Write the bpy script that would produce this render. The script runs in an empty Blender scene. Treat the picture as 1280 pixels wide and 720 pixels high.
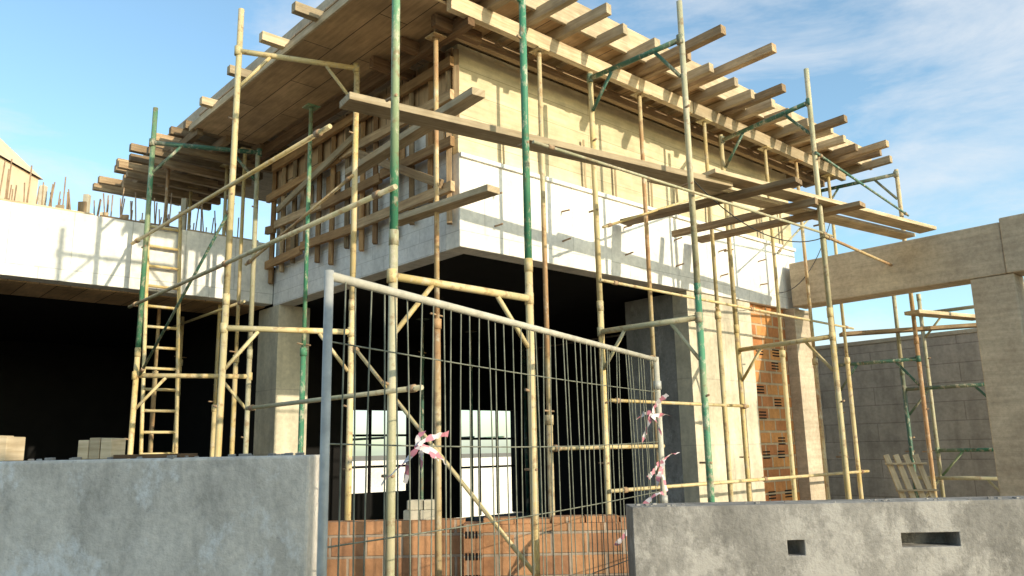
import bpy, math, random
from mathutils import Vector, Matrix
random.seed(7)
EYE=2.6
C0=Vector((-0.659,10.0,0)); U=Vector((0.743,0.669,0)); V=Vector((-0.669,0.743,0))
def W(s,t,z): 
    p=C0+U*s+V*t; return Vector((p.x,p.y,z+EYE))
scene=bpy.context.scene
# ---------------------------------------------------------------- materials
class NT:
    def __init__(self,name):
        self.m=bpy.data.materials.new(name); self.m.use_nodes=True
        self.t=self.m.node_tree; self.b=self.t.nodes["Principled BSDF"]
        self.b.inputs["Specular IOR Level"].default_value=0.25
    def n(self,k,**kw):
        x=self.t.nodes.new(k)
        for a,b in kw.items(): setattr(x,a,b)
        return x
    def l(self,a,b): self.t.links.new(a,b)
    def coord(self,kind="Object",scale=(1,1,1)):
        c=self.n("ShaderNodeTexCoord"); mp=self.n("ShaderNodeMapping"); mp.inputs["Scale"].default_value=scale
        self.l(c.outputs[kind],mp.inputs["Vector"]); return mp.outputs[0]
    def noise(self,vec,scale,detail=4,rough=0.6):
        x=self.n("ShaderNodeTexNoise"); x.inputs["Scale"].default_value=scale; x.inputs["Detail"].default_value=detail
        x.inputs["Roughness"].default_value=rough; self.l(vec,x.inputs["Vector"]); return x.outputs["Fac"]
    def ramp(self,fac,stops):
        r=self.n("ShaderNodeValToRGB"); e=r.color_ramp.elements
        while len(e)<len(stops): e.new(0.5)
        for i,(p,c) in enumerate(stops):
            e[i].position=p; e[i].color=(c[0],c[1],c[2],1) if not isinstance(c,(int,float)) else (c,c,c,1)
        self.l(fac,r.inputs["Fac"]); return r.outputs["Color"]
    def mix(self,fac,a,b,mode="MIX"):
        x=self.n("ShaderNodeMix",data_type="RGBA",blend_type=mode)
        for s,v in ((0,fac),(6,a),(7,b)):
            if isinstance(v,(int,float)): x.inputs[s].default_value=v if s==0 else (v,v,v,1)
            elif isinstance(v,tuple): x.inputs[s].default_value=(v[0],v[1],v[2],1)
            else: self.l(v,x.inputs[s])
        return x.outputs[2]
    def rnd(self):
        a=self.n("ShaderNodeAttribute"); a.attribute_name="rnd"; return a.outputs["Fac"]
    def fin(self,col,rough=0.85,bump=None,bs=0.3,bd=0.02,metal=0):
        if isinstance(col,tuple): self.b.inputs["Base Color"].default_value=(*col,1)
        else: self.l(col,self.b.inputs["Base Color"])
        self.b.inputs["Roughness"].default_value=rough; self.b.inputs["Metallic"].default_value=metal
        if bump is not None:
            x=self.n("ShaderNodeBump"); x.inputs["Strength"].default_value=bs; x.inputs["Distance"].default_value=bd
            self.l(bump,x.inputs["Height"]); self.l(x.outputs[0],self.b.inputs["Normal"])
        return self.m
def wood(name,lo,hi,var=0.5):
    k=NT(name); uv=k.coord("UV",(1.2,16,1)); g=k.noise(uv,1.5,5,0.65)
    c=k.ramp(g,[(0.3,lo),(0.55,[(a+b)/2 for a,b in zip(lo,hi)]),(0.75,hi)])
    v=k.ramp(k.rnd(),[(0,1-var),(1,1.15)]); c=k.mix(1,c,v,"MULTIPLY")
    st=k.ramp(k.noise(k.coord("Object"),2.3,4),[(0.35,0.55),(0.6,1.0)]); c=k.mix(0.6,c,st,"MULTIPLY")
    return k.fin(c,0.8,g,0.4,0.01)
M_wood=wood("weathered_timber",(0.32,0.20,0.11),(0.70,0.52,0.31))
M_wooddark=wood("dark_formwork_timber",(0.15,0.08,0.04),(0.38,0.23,0.12))
M_woodpale=wood("pale_timber",(0.46,0.34,0.20),(0.78,0.64,0.44),0.35)
M_woodorange=wood("orange_formwork_timber",(0.34,0.18,0.08),(0.64,0.40,0.19),0.4)
def ply():
    k=NT("formwork_plywood"); uv=k.coord("UV",(1,1,1)); br=k.n("ShaderNodeTexBrick")
    br.inputs["Scale"].default_value=1; br.inputs["Brick Width"].default_value=2.4; br.inputs["Row Height"].default_value=0.42
    br.inputs["Mortar Size"].default_value=0.008; br.inputs["Color1"].default_value=(0.66,0.45,0.26,1); br.inputs["Color2"].default_value=(0.50,0.33,0.18,1)
    br.inputs["Mortar"].default_value=(0.12,0.08,0.05,1)
    sw=k.n("ShaderNodeMapping"); sw.inputs["Rotation"].default_value=(0,0,math.pi/2); k.l(uv,sw.inputs["Vector"]); k.l(sw.outputs[0],br.inputs["Vector"])
    g=k.noise(k.coord("UV",(14,1.5,1)),1.5,5); s=k.noise(k.coord("Object"),1.4,5)
    c=k.mix(0.7,br.outputs["Color"],k.ramp(g,[(0.3,0.6),(0.7,1.15)]),"MULTIPLY"); c=k.mix(0.7,c,k.ramp(s,[(0.35,0.6),(0.65,1.2)]),"MULTIPLY")
    return k.fin(c,0.6,g,0.2,0.01)
M_ply=ply()
def boardwall():
    k=NT("yellow_board_formed_concrete"); uv=k.coord("UV"); br=k.n("ShaderNodeTexBrick")
    br.inputs["Scale"].default_value=1; br.inputs["Brick Width"].default_value=2.6; br.inputs["Row Height"].default_value=0.34
    br.inputs["Mortar Size"].default_value=0.005; br.inputs["Color1"].default_value=(0.74,0.64,0.43,1); br.inputs["Color2"].default_value=(0.64,0.54,0.35,1)
    br.inputs["Mortar"].default_value=(0.45,0.36,0.23,1); k.l(uv,br.inputs["Vector"])
    g=k.noise(k.coord("UV",(1,10,1)),1.6,5); s=k.noise(k.coord("Object"),1.1,6,.7)
    c=k.mix(0.65,br.outputs["Color"],k.ramp(g,[(0.3,0.7),(0.7,1.1)]),"MULTIPLY"); c=k.mix(0.75,c,k.ramp(s,[(0.35,0.65),(0.6,1.1)]),"MULTIPLY")
    return k.fin(c,0.85,g,0.3,0.015)
M_board=boardwall()
def blockwall(name,c1,c2,mort,w,h,ms,stain=0.6,bump=0.4):
    k=NT(name); uv=k.coord("UV"); br=k.n("ShaderNodeTexBrick")
    br.inputs["Scale"].default_value=1; br.inputs["Brick Width"].default_value=w; br.inputs["Row Height"].default_value=h
    br.inputs["Mortar Size"].default_value=ms; br.inputs["Color1"].default_value=(*c1,1); br.inputs["Color2"].default_value=(*c2,1)
    br.inputs["Mortar"].default_value=(*mort,1); br.inputs["Mortar Smooth"].default_value=0.3; k.l(uv,br.inputs["Vector"])
    s=k.noise(k.coord("Object"),1.3,6,0.65); f=k.noise(k.coord("Object"),14,3)
    drip=k.noise(k.coord("Object",(2.5,2.5,0.25)),1.6,4)
    c=k.mix(stain,br.outputs["Color"],k.ramp(s,[(0.35,0.6),(0.6,1.1)]),"MULTIPLY")
    c=k.mix(0.35,c,k.ramp(f,[(0.3,0.6),(0.65,1.1)]),"MULTIPLY"); c=k.mix(stain*0.6,c,k.ramp(drip,[(0.35,0.55),(0.55,1.0)]),"MULTIPLY")
    h2=k.mix(0.5,br.outputs["Fac"],f,"SUBTRACT"); x=k.n("ShaderNodeInvert"); k.l(h2,x.inputs["Color"])
    return k.fin(c,0.9,x.outputs[0],bump,0.02)
M_white=blockwall("white_plaster_blocks",(0.88,0.85,0.79),(0.83,0.80,0.74),(0.62,0.59,0.53),0.85,1.4,0.007,0.45,0.2)
M_whitebrick=blockwall("white_aerated_brick",(0.80,0.78,0.75),(0.74,0.73,0.71),(0.60,0.58,0.55),0.6,0.2,0.006,0.4,0.25)
M_plaster=blockwall("pale_plaster",(0.68,0.61,0.46),(0.63,0.56,0.43),(0.56,0.49,0.38),3,1.1,0.01,0.65,0.2)
M_brick=blockwall("orange_hollow_brick",(0.56,0.29,0.14),(0.38,0.19,0.10),(0.44,0.34,0.25),0.42,0.24,0.018,0.8,0.8)
M_brickO=blockwall("bright_hollow_brick",(0.64,0.30,0.10),(0.44,0.17,0.07),(0.50,0.38,0.24),0.40,0.22,0.024,0.6,0.8)
M_greyblock=blockwall("grey_concrete_blocks",(0.54,0.46,0.38),(0.48,0.41,0.335),(0.36,0.30,0.25),1.3,0.42,0.012,0.6,0.4)
def conc(name,a,b,warm=False):
    k=NT(name); o=k.coord("Object"); s=k.noise(o,0.9,7,0.7); f=k.noise(o,18,4,0.7); m=k.noise(k.coord("Object",(1,1,0.45)),3.2,6,0.72)
    c=k.ramp(s,[(0.3,a),(0.7,b)]); c=k.mix(0.8,c,k.ramp(m,[(0.32,0.58),(0.5,0.98),(0.68,1.25)]),"MULTIPLY")
    c=k.mix(0.5,c,k.ramp(f,[(0.3,0.65),(0.6,1.08)]),"MULTIPLY")
    pale=k.ramp(k.noise(k.coord("Object",(1,1,0.7)),1.7,7,0.75),[(0.52,0),(0.60,0.6)]); c=k.mix(pale,c,tuple(min(.8,x*1.5) for x in b))
    v=k.n("ShaderNodeTexVoronoi"); v.inputs["Scale"].default_value=9; k.l(o,v.inputs["Vector"])
    c=k.mix(0.35,c,k.ramp(v.outputs["Distance"],[(0.03,0.3),(0.09,1.0)]),"MULTIPLY")
    h=k.mix(0.5,f,m,"ADD"); return k.fin(c,0.92,h,0.55,0.02)
M_conc=conc("rough_concrete",(0.21,0.20,0.185),(0.31,0.295,0.275))
M_conc2=conc("smooth_grey_concrete",(0.56,0.51,0.45),(0.66,0.605,0.54))
def boardconc():
    k=NT("board_marked_concrete"); o=k.coord("Object"); s=k.noise(o,1.1,6,0.7); g=k.noise(k.coord("UV",(.5,7,1)),1.4,5,.65); f=k.noise(o,16,4,.7)
    c=k.ramp(s,[(0.3,(0.42,0.34,0.25)),(0.7,(0.66,0.56,0.42))]); c=k.mix(.5,c,k.ramp(g,[(0.32,.65),(0.62,1.1)]),"MULTIPLY"); c=k.mix(.5,c,k.ramp(f,[(0.3,.6),(0.6,1.05)]),"MULTIPLY")
    return k.fin(c,.9,k.mix(.5,g,f,"ADD"),.4,.02)
M_concwarm=boardconc()
k=NT("painted_shade_black"); f=k.noise(k.coord("Object"),2,2); M_dark=k.fin(k.ramp(f,[(0.3,(0.006,0.006,0.006)),(0.7,(0.011,0.010,0.010))]),.9)  # room shade painted in: near-black colour stays dark even where sun enters
def tube(name,cols,rough=0.5,rust=.62):
    k=NT(name); o=k.coord("Object"); big=k.noise(k.coord("Object",(0.7,0.7,0.55)),1.3,2); f=k.noise(k.coord("Object",(1,1,0.5)),11,4,0.75)
    c=k.ramp(big,[(0.42,cols[0]),(0.5,cols[1]),(0.6,cols[2])])
    c=k.mix(k.ramp(f,[(0.53,0),(0.63,.7)]),c,(0.56,0.49,0.36)); 
    f2=k.noise(o,9,4,0.7); c=k.mix(k.ramp(f2,[(rust-.06,0),(rust+.06,0.6)]),c,(0.24,0.12,0.06))
    v=k.ramp(k.rnd(),[(0,0.85),(1,1.1)]); c=k.mix(1,c,v,"MULTIPLY")
    return k.fin(c,rough,f,0.25,0.006)
M_tubeG=tube("green_painted_steel",[(0.06,0.21,0.12),(0.10,0.27,0.15),(0.26,0.32,0.18)])
M_tubeY=tube("yellow_painted_steel",[(0.56,0.42,0.18),(0.62,0.49,0.26),(0.52,0.44,0.24)],.5,.60)
M_tubeT=tube("tan_grey_steel",[(0.38,0.36,0.22),(0.50,0.44,0.28),(0.42,0.40,0.26)],.5,.60)
M_tubeR=tube("rusty_steel_prop",[(0.40,0.24,0.12),(0.48,0.34,0.17),(0.52,0.42,0.24)],.6,.58)
M_tubeD=tube("dark_green_steel",[(0.05,0.13,0.09),(0.09,0.17,0.12),(0.18,0.20,0.14)])
def galv(name,a,b,metal=.2):
    k=NT(name); f=k.noise(k.coord("Object"),9,4); return k.fin(k.ramp(f,[(0.3,a),(0.7,b)]),0.6,f,0.15,0.004,metal)
M_galv=galv("galvanised_steel",(0.32,0.32,0.30),(0.50,0.49,0.45)); M_galvrail=galv("cement_dusted_steel",(0.38,0.36,0.29),(0.56,0.52,0.42),0)
M_wire=galv("dull_fence_wire",(0.12,0.13,0.10),(0.26,0.26,0.20),.1)
k=NT("rebar_rust"); f=k.noise(k.coord("Object"),12); M_rebar=k.fin(k.ramp(f,[(0.3,(0.24,0.15,0.09)),(0.7,(0.44,0.31,0.19))]),0.8)
k=NT("peach_render"); f=k.noise(k.coord("Object"),2); M_peach=k.fin(k.ramp(f,[(0.3,(0.66,0.48,0.32)),(0.7,(0.74,0.58,0.41))]),0.9)
k=NT("barrier_tape"); uv=k.coord("UV"); w=k.n("ShaderNodeTexWave"); w.inputs["Scale"].default_value=1.3; k.l(uv,w.inputs["Vector"])
M_tape=k.fin(k.ramp(w.outputs["Fac"],[(0.5,(0.66,0.60,0.60)),(0.56,(0.56,0.22,0.27))]),0.5)
k=NT("ground_soil"); o=k.coord("Object"); s=k.noise(o,0.35,8,0.7); f=k.noise(o,6,5)
M_ground=k.fin(k.mix(0.6,k.ramp(s,[(0.3,(0.32,0.24,0.15)),(0.7,(0.48,0.39,0.28))]),k.ramp(f,[(0.3,0.6),(0.7,1.1)]),"MULTIPLY"),0.95,f,0.6,0.05)
k=NT("window_dark_glass"); M_glass=k.fin((0.03,0.04,0.05),0.1)
k=NT("black_cable"); M_cable=k.fin((0.03,0.03,0.03),0.6)
# ---------------------------------------------------------------- mesh builder
class MB:
    def __init__(self): self.v=[];self.f=[];self.mi=[];self.uv=[];self.rn=[];self.sm=[];self.mats=[]
    def mid(self,m):
        if m not in self.mats: self.mats.append(m)
        return self.mats.index(m)
    def face(self,pts,uvs,m,r,smooth=False):
        i=len(self.v); self.v+= [tuple(p) for p in pts]; self.f.append(tuple(range(i,i+len(pts)))); self.uv+=uvs; self.mi.append(self.mid(m)); self.rn.append(r); self.sm.append(smooth)
    def hexa(self,P,L,m,frame=None):
        r=random.random(); i=len(self.v); self.v+=[tuple(p) for p in P]
        ou=random.random()*9; ov=random.random()*9
        for q in ((0,2,3,1),(4,5,7,6),(0,1,5,4),(2,6,7,3),(0,4,6,2),(1,3,7,5)):
            self.f.append(tuple(i+a for a in q)); self.mi.append(self.mid(m)); self.rn.append(r); self.sm.append(False)
            for a in q:
                x=(a&1)*L[0]; y=((a>>1)&1)*L[1]; z=((a>>2)&1)*L[2]
                if frame is None: self.uv.append((x+ou+0.2*z*(q in((0,4,6,2),(1,3,7,5))),y+z+ov))
                else:
                    s,t,zz=frame[0]+x,frame[1]+y,frame[2]+z
                    self.uv.append((s,t) if q in ((0,2,3,1),(4,5,7,6)) else (s+t,zz))
    def sbox(self,s0,s1,t0,t1,z0,z1,m):
        P=[W((s0,s1)[a&1],(t0,t1)[(a>>1)&1],(z0,z1)[a>>2]) for a in range(8)]
        self.hexa(P,(s1-s0,t1-t0,z1-z0),m,(s0,t0,z0))
    def wbox(self,x0,x1,y0,y1,z0,z1,m):
        P=[Vector(((x0,x1)[a&1],(y0,y1)[(a>>1)&1],(z0,z1)[a>>2]+EYE)) for a in range(8)]
        self.hexa(P,(x1-x0,y1-y0,z1-z0),m,(x0,y0,z0))
    def beam(self,a,b,w,h,m,roll=0):
        a=Vector(a);b=Vector(b);d=b-a;L=d.length;d.normalize()
        up=Vector((0,0,1)) if abs(d.z)<0.9 else Vector((0,1,0))
        sd=d.cross(up).normalized(); up=sd.cross(d).normalized()
        if roll: q=Matrix.Rotation(roll,3,d); sd=q@sd; up=q@up
        P=[a+d*(L*(k&1))+sd*w*(((k>>1)&1)-.5)+up*h*((k>>2)-.5) for k in range(8)]
        self.hexa(P,(L,w,h),m)
    def tube(self,a,b,r,m,n=10,cap=True):
        a=Vector(a);b=Vector(b);d=b-a;L=d.length;d.normalize()
        up=Vector((0,0,1)) if abs(d.z)<0.9 else Vector((0,1,0))
        x=d.cross(up).normalized(); y=d.cross(x).normalized(); i=len(self.v); R=random.random()
        for k in range(n):
            t=2*math.pi*k/n; o=x*math.cos(t)*r+y*math.sin(t)*r; self.v+=[tuple(a+o),tuple(b+o)]
        for k in range(n):
            j=(k+1)%n; self.f.append((i+2*k,i+2*k+1,i+2*j+1,i+2*j)); self.mi.append(self.mid(m)); self.rn.append(R); self.sm.append(True)
            c0=k*r*.63;c1=(k+1)*r*.63; self.uv+=[(0,c0),(L,c0),(L,c1),(0,c1)]
        if cap:
            self.f.append(tuple(i+2*k for k in range(n))); self.f.append(tuple(i+2*k+1 for k in reversed(range(n))))
            for _ in (0,1): self.mi.append(self.mid(m)); self.rn.append(R); self.sm.append(False); self.uv+=[(0,0)]*n
    def obj(self,name,parent=None,bevel=0):
        me=bpy.data.meshes.new(name); me.from_pydata(self.v,[],self.f)
        for m in self.mats: me.materials.append(m)
        me.polygons.foreach_set("material_index",self.mi); me.polygons.foreach_set("use_smooth",self.sm)
        u=me.uv_layers.new(name="UVMap"); 
        for i,c in enumerate(self.uv): u.data[i].uv=c
        at=me.attributes.new("rnd","FLOAT","FACE"); at.data.foreach_set("value",self.rn); me.update()
        o=bpy.data.objects.new(name,me); scene.collection.objects.link(o)
        if bevel: b=o.modifiers.new("bevel","BEVEL"); b.width=bevel; b.segments=2; b.limit_method='ANGLE'
        if parent: o.parent=parent
        return o
def empty(name):
    e=bpy.data.objects.new(name,None); scene.collection.objects.link(e); return e
J=lambda a: random.uniform(-a,a)
GZ=-EYE
uv4=[(0,0),(1,0),(1,1),(0,1)]
# ---------------------------------------------------------------- ground
g=MB(); g.face([(-600,-600,0),(600,-600,0),(600,600,0),(-600,600,0)],uv4,M_ground,0); g.obj("ground")
# ---------------------------------------------------------------- main building
H=empty("house_under_construction")
b=MB()
b.sbox(0,8.6,0,0.3,2.58,3.87,M_white); b.sbox(0.0,8.6,0.02,0.3,3.872,5.44,M_board)
b.sbox(-0.0,0.3,0.303,5.4,2.58,3.25,M_whitebrick); b.sbox(0.015,0.3,0.303,5.4,3.252,5.44,M_whitebrick)
b.sbox(8.3,8.6,0.303,8,2.58,5.44,M_greyblock)
b.obj("upper_walls",H,0.012)
b=MB()
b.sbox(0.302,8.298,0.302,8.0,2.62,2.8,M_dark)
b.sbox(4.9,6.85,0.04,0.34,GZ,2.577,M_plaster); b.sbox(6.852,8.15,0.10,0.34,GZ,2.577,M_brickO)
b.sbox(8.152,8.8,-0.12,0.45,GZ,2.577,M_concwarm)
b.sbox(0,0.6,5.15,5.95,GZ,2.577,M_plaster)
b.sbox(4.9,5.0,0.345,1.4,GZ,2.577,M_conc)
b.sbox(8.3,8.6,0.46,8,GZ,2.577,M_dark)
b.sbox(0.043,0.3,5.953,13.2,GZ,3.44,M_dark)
z=GZ+.2
while z<2.4:
    for q in range(2):
        s0=7.0+q*.55+J(.08)
        if random.random()<.42:
            for j in range(3): b.sbox(s0,s0+.24,.094,.0985,z+j*.055,z+j*.055+.025,M_dark)  # near-black plates on the brick face paint the shade inside its hollows
    z+=.23+J(.02)
b.obj("lower_walls",H,0.0)
b=MB()
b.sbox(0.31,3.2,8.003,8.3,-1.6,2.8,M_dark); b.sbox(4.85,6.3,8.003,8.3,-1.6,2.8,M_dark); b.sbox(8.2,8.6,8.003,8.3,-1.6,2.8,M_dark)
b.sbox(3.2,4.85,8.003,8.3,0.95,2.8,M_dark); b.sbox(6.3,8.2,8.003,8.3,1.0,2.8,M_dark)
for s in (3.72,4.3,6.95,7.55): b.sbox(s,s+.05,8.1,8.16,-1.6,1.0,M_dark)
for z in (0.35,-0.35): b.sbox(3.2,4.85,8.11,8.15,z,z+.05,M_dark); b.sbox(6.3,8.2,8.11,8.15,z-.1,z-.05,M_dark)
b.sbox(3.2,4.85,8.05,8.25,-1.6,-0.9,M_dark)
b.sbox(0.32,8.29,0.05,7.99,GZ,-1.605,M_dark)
b.obj("rear_wall_and_floor",H)
r=MB()
r.sbox(-1.5,10.2,-1.0,9.0,5.70,5.95,M_concwarm)
r.sbox(-1.62,10.25,-1.06,-1.003,5.62,6.04,M_woodpale)
r.sbox(-1.6,10.2,-0.98,5.1,5.662,5.695,M_ply)
r.obj("roof_slab_with_edge_board",H,0.008)
r=MB(); r.sbox(-1.68,-0.5,-0.70,5.1,5.40,5.44,M_ply); 
r.sbox(-1.72,-1.682,-0.9,5.2,5.385,5.50,M_woodpale); r.obj("left_eave_soffit",H,0.006)
r=MB()
s=-1.3
while s<10.4:
    e=-1.62+J(.16)
    r.beam(W(s,e,5.58+J(.012)),W(s+J(.07),0.3,5.58),.11+J(.015),.15+J(.01),random.choice((M_woodpale,M_woodpale,M_wood)),J(.04)); s+=0.62+J(.07)
for s,e in ((2.77,-2.37),(3.78,-2.55),(7.1,-2.0),(5.1,-1.95),(8.9,-1.95)): r.beam(W(s,e,5.60),W(s+.05,0.0,5.57),.12,.13,M_wood)
r.obj("eave_joists",H,0.006)
r=MB()
r.beam(W(-.75,-.77,5.40),W(4.2,-.77,5.40),.10,.21,M_woodpale); r.beam(W(4.21,-.78,5.40),W(9.5,-.76,5.40),.10,.21,M_woodpale)
r.beam(W(-.6,-.3,5.36),W(9.5,-.3,5.36),.10,.16,M_wood)
for t in (-.45,.3,1.0): r.beam(W(-.75,t,5.30),W(0,t,5.30),.1,.16,M_wooddark)
r.beam(W(-.42,-.8,5.28),W(-.42,9,5.28),.11,.17,M_wooddark)
r.obj("eave_walers",H,0.006)
r=MB()
for t in (-.35,.75,1.7,2.9,4.2): r.beam(W(-2.0+J(.12),t,5.53),W(-1.2,t,5.53),.11,.13,M_woodpale)
t=5.25
while t<9.4:
    r.beam(W(-2.0+J(.25),t,5.50+J(.03)),W(0.2,t+J(.05),5.50),.12,.14,M_wood); t+=.42
for k in range(7): r.beam(W(-2.1+J(.3),5.5+k*.5,5.18+J(.05)),W(0.0,5.6+k*.5,5.2),.11,.13,M_wood)
for s in (-1.6,-1.1,-.5): r.beam(W(s,5.0,5.36),W(s,9.2,5.36),.1,.14,M_wood)
r.obj("rear_eave_joists",H,0.006)
r=MB()
r.sbox(-.035,0.012,0.1,5.35,4.75,5.40,M_ply)
for z in (3.35,3.95,4.6,5.12):
    t=-.05
    while t<5.2:
        L=min(random.choice((1.7,2.4,2.9)),5.45-t); r.beam(W(-.15,t,z+J(.03)),W(-.15,t+L,z+J(.05)),.07,.14,random.choice((M_wood,M_woodorange,M_woodorange))); t+=L+.02
t=.12
while t<5.4:
    r.beam(W(-.075,t,3.10+J(.25)),W(-.075,t+J(.03),5.3),.07,.10,random.choice((M_wood,M_woodorange,M_wooddark))); t+=.45+J(.08)
for k,(t0,z0) in enumerate(((.3,4.05),(1.25,4.05),(2.2,3.42),(3.1,4.05),(4.0,4.05),(4.5,3.42),(.75,4.7),(2.7,4.7))): 
    r.sbox(-.03,-.004,t0,t0+.42,z0,z0+.42,M_woodorange if k%2 else M_ply)
r.beam(W(-.22,.1,3.4),W(-.22,2.3,4.5),.05,.12,M_wood); r.beam(W(-.25,2.2,4.75),W(-.22,4.9,4.2),.05,.11,M_woodpale)
r.beam(W(-.06,-.02,5.3),W(-.06,-.02,4.3),.08,.08,M_wood)
r.obj("wall_formwork",H,0.005)
r=MB()
for s in (.75,1.5,2.4,3.1,4.0,4.7,5.6,6.4,7.3,8.1): r.beam(W(s,-.04,3.86),W(s+J(.02),-.04,4.45+J(.3)),.03,.04,M_woodpale)
r.sbox(0.0,8.6,-.04,-.003,3.80,3.86,M_white)
for s in (.6,1.9,3.3,4.6,5.9,7.2): 
    for z in (2.95,3.4): r.tube(W(s,.02,z),W(s,-.16,z+J(.02)),.014,M_rebar,6)
r.obj("wall_battens",H,0.004)
# ---------------------------------------------------------------- left wing
H2=empty("concrete_wing_building")
b=MB()
b.sbox(-9,-0.003,5.4,5.7,2.62,3.72,M_white)
b.sbox(-9,-0.003,5.703,6.9,2.60,2.75,M_ply)
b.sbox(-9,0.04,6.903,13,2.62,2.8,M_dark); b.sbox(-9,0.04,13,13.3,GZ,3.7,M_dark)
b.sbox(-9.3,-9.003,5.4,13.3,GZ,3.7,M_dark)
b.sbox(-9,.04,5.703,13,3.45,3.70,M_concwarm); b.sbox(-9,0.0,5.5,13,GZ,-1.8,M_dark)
b.obj("wing_walls",H2,0.01)
b=MB()
for k in range(5): b.beam(W(-7+k*1.4,5.9,3.80),W(-5.7+k*1.4,5.9,3.80),.05,.16,random.choice((M_wood,M_woodpale)))
for s in (-3.55,-2.9,-5.0,-1.3): b.beam(W(s,6.4,3.7),W(s,6.4,4.5+J(.2)),.09,.09,M_plaster)
for k in range(9): s=-4.6+k*.32; b.beam(W(s,6.2,3.72),W(s+J(.03),6.2,4.05+J(.12)),.13,.04,random.choice((M_wood,M_woodpale)))
b.obj("wing_edge_boards",H2,0.005)
b=MB()
for k in range(120):
    s=random.uniform(-6.5,-.2); t=6.1+random.random()*1.2; b.tube(W(s,t,3.7),W(s+J(.08),t+J(.08),4.2+random.random()*.45),.011,M_rebar,5)
b.obj("starter_rebar",H2)
b=MB()
b.wbox(-24,-15.0,20.9,24.2,GZ,8.75,M_peach)
E=EYE
A=[(-24.5,20.8,8.75+E),(-14.9,20.8,8.75+E),(-14.9,24.3,8.75+E),(-24.5,24.3,8.75+E)]; R1=(-17.4,22.5,11.5+E); R0=(-20,22.5,11.5+E)
b.face([A[0],A[1],R1,R0],uv4,M_peach,0); b.face([A[1],A[2],R1],uv4[:3],M_peach,0); b.face([A[2],A[3],R0,R1],uv4,M_peach,0); b.face([A[3],A[0],R0],uv4[:3],M_peach,0)
b.obj("distant_house")
# ---------------------------------------------------------------- right concrete frame & wall
H3=empty("concrete_portal_frame")
b=MB()
b.sbox(8.1,8.6,-3.85,-.125,2.6,3.46,M_concwarm); b.sbox(8.08,8.62,-9,-3.853,2.6,3.52,M_concwarm)
b.obj("beam",H3,0.02)
b=MB()
b.sbox(8.12,8.6,-3.95,-3.3,GZ,2.597,M_concwarm); b.sbox(8.12,8.6,-5.2,-4.45,GZ,2.597,M_concwarm); b.sbox(8.12,8.6,-8.2,-7.5,GZ,2.597,M_concwarm)
b.obj("columns",H3,0.02)
b=MB(); b.sbox(13,13.4,-10,5,GZ,2.3,M_greyblock); b.sbox(12.98,13.43,-10,5,2.303,2.4,M_concwarm); b.obj("concrete_block_wall",None,0.01)
# ---------------------------------------------------------------- foreground walls
b=MB(); b.wbox(-6.5,-1.385,5.5,6.0,GZ,-0.01,M_conc2); b.obj("concrete_wall",None,0.02)
b=MB(); b.wbox(1.02,6.5,7.3,7.75,GZ,-0.525,M_conc); blk=b.obj("concrete_wall",None,0)
cut=MB(); cut.wbox(2.36,2.51,7.2,7.5,-.96,-.83,M_conc); cut.wbox(3.36,3.87,7.2,7.55,-.91,-.79,M_conc); co=cut.obj("cut")
mo=blk.modifiers.new("bool","BOOLEAN"); mo.object=co; mo.operation='DIFFERENCE'; mo.solver='EXACT'
dg=bpy.context.evaluated_depsgraph_get(); nm=bpy.data.meshes.new_from_object(blk.evaluated_get(dg)); blk.modifiers.clear(); blk.data=nm; bpy.data.objects.remove(co)
bb=blk.modifiers.new("bevel","BEVEL"); bb.width=0.02; bb.segments=2
x=MB()
for k in range(90):
    if k%2: px,py,pz=random.uniform(1.05,6.2),random.uniform(7.33,7.6),-.525
    else: px,py,pz=random.uniform(-4.5,-1.45),random.uniform(5.53,5.8),-.01
    q=random.uniform(.008,.028); x.beam(Vector((px-q,py,pz+EYE+.002)),Vector((px+q,py+J(.02),pz+EYE+.004)),q*1.6,q*1.1,M_conc)
x.obj("mortar_crumbs",None,.004)
b=MB(); b.wbox(-2.7,-.62,9.75,10.0,GZ,-.80,M_brick); b.wbox(-.617,-.40,9.60,9.98,GZ,-.84,M_brick); b.wbox(-.397,1.9,9.68,9.95,GZ,-.86,M_brick)
for k in range(4):
    for j in range(5): b.wbox(-.60+j*.04,-.575+j*.04,9.596,9.599,-1.0-k*.24,-.92-k*.24,M_dark)  # thin near-black plates painted in for the shade of brick holes
x=-.39
while x<1.7:
    b.wbox(x,x+.38,9.70,9.93,-.857,-.857+random.choice((.03,.05,.02,.07)),M_brick); x+=.40
b.obj("brick_wall",None,0.008)
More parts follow.
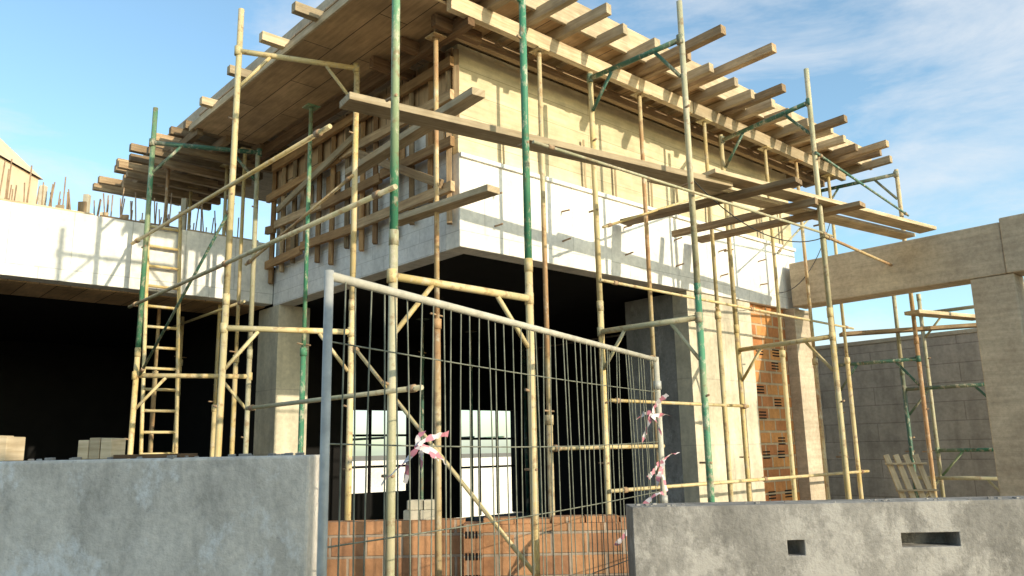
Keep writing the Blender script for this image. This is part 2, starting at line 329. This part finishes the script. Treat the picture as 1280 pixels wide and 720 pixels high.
# ---------------------------------------------------------------- scaffold
def frame(inner,outer,name="scaffold_frame",top=5.15,ext=(.1,.55),mats=((M_tubeY,M_tubeY),(M_tubeT,M_tubeG)),levels=(1.51,5.15),lean=0,lmats=None):
    m=MB(); (s1,t1),(s2,t2)=inner,outer
    R=.040; sp=levels[0]+.35 if levels[0]>0 else 1.2
    for (s_,t_),e,(ml,mu) in ((inner,ext[0],mats[0]),(outer,ext[1],mats[1])):
        j=J(.02); m.tube(W(s_,t_,GZ),W(s_+j,t_,sp),R,ml,12); m.tube(W(s_+j,t_,sp),W(s_+j*1.5,t_+J(.02),top+e),R*.97,mu,12); m.tube(W(s_+j,t_,sp-.07),W(s_+j,t_,sp+.07),R*1.12,ml,12)
    def at(f,z): return W(s1+(s2-s1)*f,t1+(t2-t1)*f,z)
    for n_,z in enumerate(levels):
        mt=(lmats[n_] if lmats else random.choice((mats[0][0],mats[1][1])))
        m.tube(at(0,z),at(1,z),R*.92,mt); m.tube(at(.02,z-.5),at(.26,z-.03),R*.6,mt,8); m.tube(at(.98,z-.5),at(.74,z-.03),R*.6,mt,8)
        for f in (0,1):
            m.tube(at(f,z-.06),at(f,z+.06),R*1.15,mt)
            m.tube(at(f,z-.95),at(f+.05,z-.93),R*.35,M_rebar,6)
    for z in (-.2,3.2):
        m.tube(at(0,z)-V*.05,at(0,z)+V*.12,R*.35,M_rebar,6); m.tube(at(1,z)-V*.05,at(1,z)+V*.12,R*.35,M_rebar,6)
    for s_,t_ in (inner,outer): m.sbox(s_-.12,s_+.12,t_-.12,t_+.12,GZ,GZ+.02,M_rebar)
    return m.obj(name)
Y,T,G,D,RR=M_tubeY,M_tubeT,M_tubeG,M_tubeD,M_tubeR
frame((-.68,-2.0),(-2.4,-2.08),mats=((Y,G),(T,G)),top=5.15,ext=(.6,.6),levels=(1.51,5.35),lmats=(Y,G))
frame((-.97,1.03),(-2.4,1.58),mats=((Y,Y),(Y,Y)),ext=(.05,.6),lmats=(Y,Y))
frame((-.9,4.2),(-2.4,4.84),mats=((T,T),(Y,G)),ext=(.0,.6),top=4.9,levels=(1.2,4.9),lmats=(Y,D))
frame((1.74,-.8),(1.83,-2.3),mats=((Y,Y),(G,T)),lmats=(T,D))
frame((5.25,-.65),(4.97,-2.4),mats=((Y,Y),(Y,T)),lmats=(Y,D))
frame((9.3,-.3),(9.5,-1.8),mats=((T,Y),(RR,RR)),ext=(.0,.1),lmats=(D,D))
frame((11.2,-1.3),(11.2,-3.1),mats=((T,G),(G,T)),top=3.0,levels=(2.6,-.2),ext=(.0,.3),lmats=(T,G))
frame((10.2,-1.2),(10.3,-2.9),mats=((D,T),(T,RR)),top=3.0,levels=(1.0,-.7),ext=(.2,.1),lmats=(D,T))
def rail(a,bp,m=M_tubeY,r=.026,name="scaffold_rail"):
    x=MB(); x.tube(W(*a),W(*bp),r,m,8)
    L=(W(*bp)-W(*a)); n=max(1,int(L.length/3.2))
    for k in range(n+1):
        p=W(*a)+L*(.04+.92*k/n); q=L.normalized(); x.tube(p-q*.04,p+q*.04,r*1.5,M_rebar,8)
    return x.obj(name)
rail((-2.45,-2.2,2.29),(-2.45,5.2,2.29),T); rail((-2.45,-1.0,3.25),(-2.45,5.3,3.33)); rail((-2.45,-2.6,.5),(-2.45,.7,.5),T,r=.022)
rail((-.95,1.1,1.4),(-.4,-1.9,-1.4),M_tubeY,.024); rail((-2.35,4.8,1.2),(-2.35,1.6,3.1),M_tubeD,.02)
rail((-.9,-2.35,3.05),(5.2,-2.44,3.05),M_tubeT,.018) 
rail((4.9,-2.46,3.0),(9.6,-1.9,3.1),M_tubeR,.024)
rail((1.7,-.87,2.2),(9.3,-.72,2.2),M_tubeY,.022); rail((1.7,-.87,-.55),(9.3,-.72,-.55),M_tubeY,.026); rail((1.8,-.87,2.95),(5.3,-.72,4.3),M_tubeY,.018)
rail((1.8,-.87,.6),(5.3,-.72,.6),M_tubeY,.024)
rail((4.9,-2.46,4.3),(9.6,-1.9,4.3),M_tubeD,.02)
rail((-1.0,4.3,3.0),(-1.0,1.0,3.6),M_tubeR,.022); rail((-1.0,4.3,2.4),(-.97,8,2.4),M_tubeY,.024)
rail((.75,-.8,.0),(2.95,-.8,.0),M_tubeY,.028)
rail((6.5,-.8,3.3),(9.2,-.5,4.9),M_tubeT,.018)
def prop(s,t,top=5.27,m=M_tubeR,r=.035):
    x=MB(); l=J(.03); mid=1.2+J(.9)
    x.tube(W(s,t,GZ),W(s+l*.6,t,mid),r*1.15,m); x.tube(W(s+l*.6,t,mid),W(s+l,t,top),r*.9,m)
    x.tube(W(s+l*.6,t,mid-.07),W(s+l*.6,t,mid+.05),r*1.5,m); x.tube(W(s+l*.6-.13,t-.05,mid+.1),W(s+l*.6+.13,t+.05,mid+.1),.012,M_rebar,6)
    x.sbox(s+l-.1,s+l+.1,t-.1,t+.1,top,top+.015,m); x.sbox(s-.12,s+.12,t-.12,t+.12,GZ,GZ+.02,m)
    return x.obj("shoring_prop")
for s,t,m in ((-.56,-.28,M_tubeR),(.8,-.72,M_tubeR),(2.93,-.72,M_tubeR),(4.6,-.74,M_tubeY),(6.5,-.72,M_tubeY),(7.6,-.74,M_tubeR),(8.9,-.72,M_tubeY),(-.8,2.63,M_tubeG),(-.8,4.95,M_tubeY),(-.75,5.9,M_tubeY),(-.8,7.6,M_tubeY),(-1.5,6.7,M_tubeR),(-.45,6.5,M_tubeT)): prop(s,t,5.18 if s<0 else 5.28,m)
for s,t in ((5.0,6.0),(7.0,6.4),(3.1,5.2),(6.1,5.0)): prop(s,t,2.6,M_tubeD,.03)
def plank(a,bp,w,h=.07,m=M_wood,name="scaffold_plank"):
    x=MB(); x.beam(W(*a),W(*bp),w,h,m); return x.obj(name,None,.006)
plank((-2.38,-1.15,3.50),(3.1,-2.0,3.50),.28,.08,M_woodpale); plank((2.6,-2.05,3.57),(7.85,-2.85,3.50),.30,.06,M_woodpale)
plank((2.0,-1.62,3.505),(7.9,-2.5,3.47),.26,.06,M_woodpale)
plank((3.14,-.13,3.42),(3.45,-2.9,3.42),.22); plank((5.0,-.2,3.42),(5.2,-2.95,3.42),.22); plank((4.3,-.2,3.41),(4.5,-2.6,3.42),.1,.1)
plank((-.67,.5,2.9),(-.53,-1.3,2.9),.2,.08,M_woodpale); plank((-.63,1.7,3.9),(-.9,-1.5,3.9),.18,.09,M_woodpale)
plank((9.2,-1.9,2.35),(11.5,-2.3,2.4),.3,.07,M_woodpale); plank((9.2,-.5,2.1),(11.3,-3.0,2.2),.25)
x=MB()
la,lb=W(-2.08,5.05,GZ),W(-1.54,5.05,GZ); ta,tb=W(-2.22,5.35,4.0),W(-1.72,5.35,4.0)
x.tube(la,ta,.03,M_tubeY); x.tube(lb,tb,.03,M_tubeY)
n=20
for k in range(1,n): x.tube(la.lerp(ta,k/n),lb.lerp(tb,k/n),.024,M_tubeY,8)
x.obj("ladder")
def cable(a,bp,sag,name="hanging_cable"):
    x=MB(); p0,p1=W(*a),W(*bp); pv=p0
    for j in range(1,15):
        f=j/14; p=p0.lerp(p1,f)-Vector((0,0,sag*4*f*(1-f))); x.tube(pv,p,.008,M_cable,5,False); pv=p
    x.obj(name)
cable((1.83,-2.3,3.3),(5.0,-2.4,3.0),.35); cable((6.5,-.7,2.6),(8.9,-.7,4.4),.4)
# ---------------------------------------------------------------- fence
x=MB(); A0=Vector((-1.05,4.49,0)); B0=Vector((1.68,9.42,0)); up=lambda z:Vector((0,0,z+EYE))
x.tube(A0+up(GZ+.02),A0+up(1.03),.027,M_galv,14); x.tube(B0+up(GZ+.02),B0+up(1.03),.034,M_galvrail,14)
x.tube(A0+up(1.0),B0+up(1.0),.028,M_galvrail,12); x.tube(A0+up(-2.3),B0+up(-2.3),.028,M_galv,12)
N=44; d=(B0-A0)
for k in range(1,N):
    o0=Vector((J(.012),J(.012),0)); o1=Vector((J(.02),J(.02),0)); pv=None
    bow=J(.03)
    for j in range(7):
        f=j/6; p=A0+d*(k/N)+o0.lerp(o1,f)+Vector((1,-.5,0))*bow*math.sin(math.pi*f)+up(-2.3+3.3*f)
        if pv is not None: x.tube(pv,p,.0052,M_wire,5,False)
        pv=p
for z in (.62,.05,-.5,-1.1,-1.7): 
    sg=-.03+J(.02)
    for j in range(8):
        sag=lambda q:sg*math.sin(math.pi*q)
        x.tube(A0+d*(j/8)+up(z+sag(j/8)),A0+d*((j+1)/8)+up(z+sag((j+1)/8)),.0050,M_wire,5,False)
for z in (-2.0,-.6,.7): x.tube(B0+up(z-.05),B0+up(z+.05),.048,M_galv)
fence=x.obj("temporary_fence")
x=MB()
for P in (A0,B0): x.wbox(P.x-.3,P.x+.3,P.y-.12,P.y+.12,GZ,GZ+.16,M_conc)
o=x.obj("fence_feet",fence,.02)
def tape(p,dirs,seed=1,wd=.028):
    """strips of plastic tape knotted at p; dirs: list of (direction, length)"""
    random.seed(seed); x=MB()
    for dr,L in dirs:
        a=Vector(p)+Vector((J(.02),J(.02),J(.02))); dirv=Vector(dr).normalized(); w=dirv.cross(Vector((J(.4),-1,J(.4)))).normalized()*wd*.4; u=random.random()
        for j in range(10):
            st=L/10; dirv=(dirv+Vector((J(.22),J(.22),J(.22)-.05))).normalized(); bq=a+dirv*st
            w2=(w.normalized()+Vector((J(.5),J(.5),J(.5)))).normalized()*random.uniform(.55,1.1)*wd
            x.face([a-w,a+w,bq+w2,bq-w2],[(u,0),(u,.06),(u+st*2,.06),(u+st*2,0)],M_tape,0,True); a=bq; w=w2; u+=st*2
    return x.obj("barrier_tape")
F=lambda q,z:A0+d*q+up(z)+Vector((.03,-.05,0))
tape(F(.150,.02),[((-1,-.3,-.9),.34),((-.8,-.2,-.5),.26),((1,.5,.55),.24),((.9,.4,.2),.26),((.3,0,-1),.18),((-.2,0,1),.14),((.6,.3,-.4),.16)],3,.022)
tape(F(.94,.35),[((.6,0,.8),.28),((.7,0,.3),.25),((-.5,0,-.8),.35),((.2,0,-1),.25),((-.6,0,.1),.2)],5,.03)
tape(F(.985,-.15),[((-.7,0,-.4),.28),((.2,0,-1),.35),((.3,0,.8),.22),((-.4,0,-1),.3)],8,.03)
tape(F(.86,-.62),[((.3,0,.8),.3),((-.3,0,-1),.5),((-.6,0,-.8),.4)],9,.03)
random.seed(22)
# ---------------------------------------------------------------- small things
def wblock(x0,x1,y0,y1,z0,z1,name,m=M_woodpale):
    x=MB(); n=3
    for k in range(n): 
        a=x0+(x1-x0)*k/n; x.wbox(a+.003,x0+(x1-x0)*(k+1)/n-.003,y0+J(.01),y1+J(.01),z0,z1+J(.008),m)
    return x.obj(name,None,.004)
wblock(-3.02,-2.78,5.6,5.8,-.008,.13,"timber_offcut"); wblock(-3.75,-3.50,5.6,5.8,-.008,.16,"timber_offcut")
x=MB(); x.wbox(-2.74,-2.28,5.55,5.85,-.008,.018,M_wooddark); x.obj("board_offcut",None,.003)
x=MB()
for k in range(2):
    for j in range(2): x.wbox(-1.34+j*.20+k*.04,-1.155+j*.20+k*.04,9.78+k*.01,9.97,-.797+k*.115,-.687+k*.115,M_plaster)
x.obj("spare_block_stack",None,.006)
x=MB()
pb=W(7.35,-2.15,GZ); pt=W(7.55,-1.85,-.22)
side=Vector((.85,-.2,0)).normalized()
for k in range(4): 
    o=side*(k*.15); x.beam(pb+o+Vector((.5,0,0)),pt+o,.09,.035,M_woodpale)
for f in (.35,.55,.75,.93): c=(pb+Vector((.5,0,0))).lerp(pt,f)+Vector((0,-.04,.02)); x.beam(c-side*.08,c+side*.55,.08,.03,M_woodpale)
x.obj("timber_pallet",None,.004)
for s in (3.9,6.8,7.9):
    x=MB(); x.tube(W(s,9.6,GZ),W(s,9.6,2.2),.04,M_tubeD); x.tube(W(s,9.6,.3),W(s+1.2,9.6,.35),.03,M_tubeD); x.obj("scaffold_frame")
b=MB(); b.sbox(0,16,17,17.3,GZ,-.3,M_white); b.obj("boundary_wall")
# ---------------------------------------------------------------- light & sky
th=math.radians(8); el=math.radians(17)
hz=(-V)*math.cos(th)+U*math.sin(th); hz.normalize(); sd=Vector((hz.x*math.cos(el),hz.y*math.cos(el),math.sin(el)))
pr=Vector((-hz.y,hz.x,0))
NH=empty("added_shade_house")  # unseen house added behind the camera to shade the left concrete wall
def nb(q0,q1,r0,r1,z0,z1,m,name):
    x=MB(); P=[hz*((q0,q1)[a&1])+pr*((r0,r1)[(a>>1)&1])+Vector((0,0,(z0,z1)[a>>2])) for a in range(8)]
    x.hexa(P,(q1-q0,r1-r0,z1-z0),m,(q0,r0,z0)); return x.obj(name,NH)
nb(5,13,-7,3.45,0,5.64,M_plaster,"shade_house_walls"); nb(4.6,13.4,-7.4,3.45,5.643,5.96,M_concwarm,"shade_house_roof")
for r0 in (-5,-1.5,1.2): 
    for z0 in (1,3.6): nb(4.97,4.995,r0,r0+1.2,z0,z0+1.3,M_glass,"shade_house_window")
L=bpy.data.lights.new("sun","SUN"); L.energy=4.8; L.angle=math.radians(.5); L.color=(1,.88,.67)
lo=bpy.data.objects.new("sun",L); scene.collection.objects.link(lo); lo.rotation_euler=sd.to_track_quat('Z','Y').to_euler(); lo.location=(0,0,30)
w=bpy.data.worlds.new("World"); scene.world=w; w.use_nodes=True; nt=w.node_tree; bg=nt.nodes["Background"]
sky=nt.nodes.new("ShaderNodeTexSky"); sky.sky_type='NISHITA'; sky.sun_disc=False; sky.sun_elevation=el; sky.sun_rotation=math.atan2(hz.x,hz.y)
tc=nt.nodes.new("ShaderNodeTexCoord"); mp=nt.nodes.new("ShaderNodeMapping"); mp.inputs["Scale"].default_value=(1.2,1.2,3.2); mp.inputs["Location"].default_value=(.3,.1,.4); nt.links.new(tc.outputs["Generated"],mp.inputs[0])
nz=nt.nodes.new("ShaderNodeTexNoise"); nz.inputs["Scale"].default_value=2.6; nz.inputs["Detail"].default_value=7; nz.inputs["Roughness"].default_value=.62; nz.inputs["Distortion"].default_value=.4; nt.links.new(mp.outputs[0],nz.inputs["Vector"])
rp=nt.nodes.new("ShaderNodeValToRGB"); rp.color_ramp.elements[0].position=.46; rp.color_ramp.elements[0].color=(.04,.04,.04,1); rp.color_ramp.elements[1].position=.74; rp.color_ramp.elements[1].color=(.85,.85,.85,1); nt.links.new(nz.outputs["Fac"],rp.inputs[0])
tint=nt.nodes.new("ShaderNodeMix"); tint.data_type='RGBA'; tint.blend_type='MULTIPLY'; tint.inputs[0].default_value=1; tint.inputs[7].default_value=(1.62,1.98,1.98,1); nt.links.new(sky.outputs[0],tint.inputs[6])
mx=nt.nodes.new("ShaderNodeMix"); mx.data_type='RGBA'; nt.links.new(rp.outputs[0],mx.inputs[0]); nt.links.new(tint.outputs[2],mx.inputs[6]); mx.inputs[7].default_value=(6.3,6.5,6.7,1); nt.links.new(mx.outputs[2],bg.inputs[0]); bg.inputs[1].default_value=.145
# ---------------------------------------------------------------- camera
c=bpy.data.cameras.new("camera"); co=bpy.data.objects.new("camera",c); scene.collection.objects.link(co); scene.camera=co
c.sensor_width=36; c.lens=28.1; c.clip_end=3000; c.clip_start=.05
co.matrix_world=Matrix.Translation((0,0,EYE))@Matrix.Rotation(math.radians(90+11.4),4,'X')@Matrix.Rotation(math.radians(-1.2),4,'Z')
scene.view_settings.view_transform='Standard'; scene.view_settings.look='None'; scene.view_settings.exposure=0
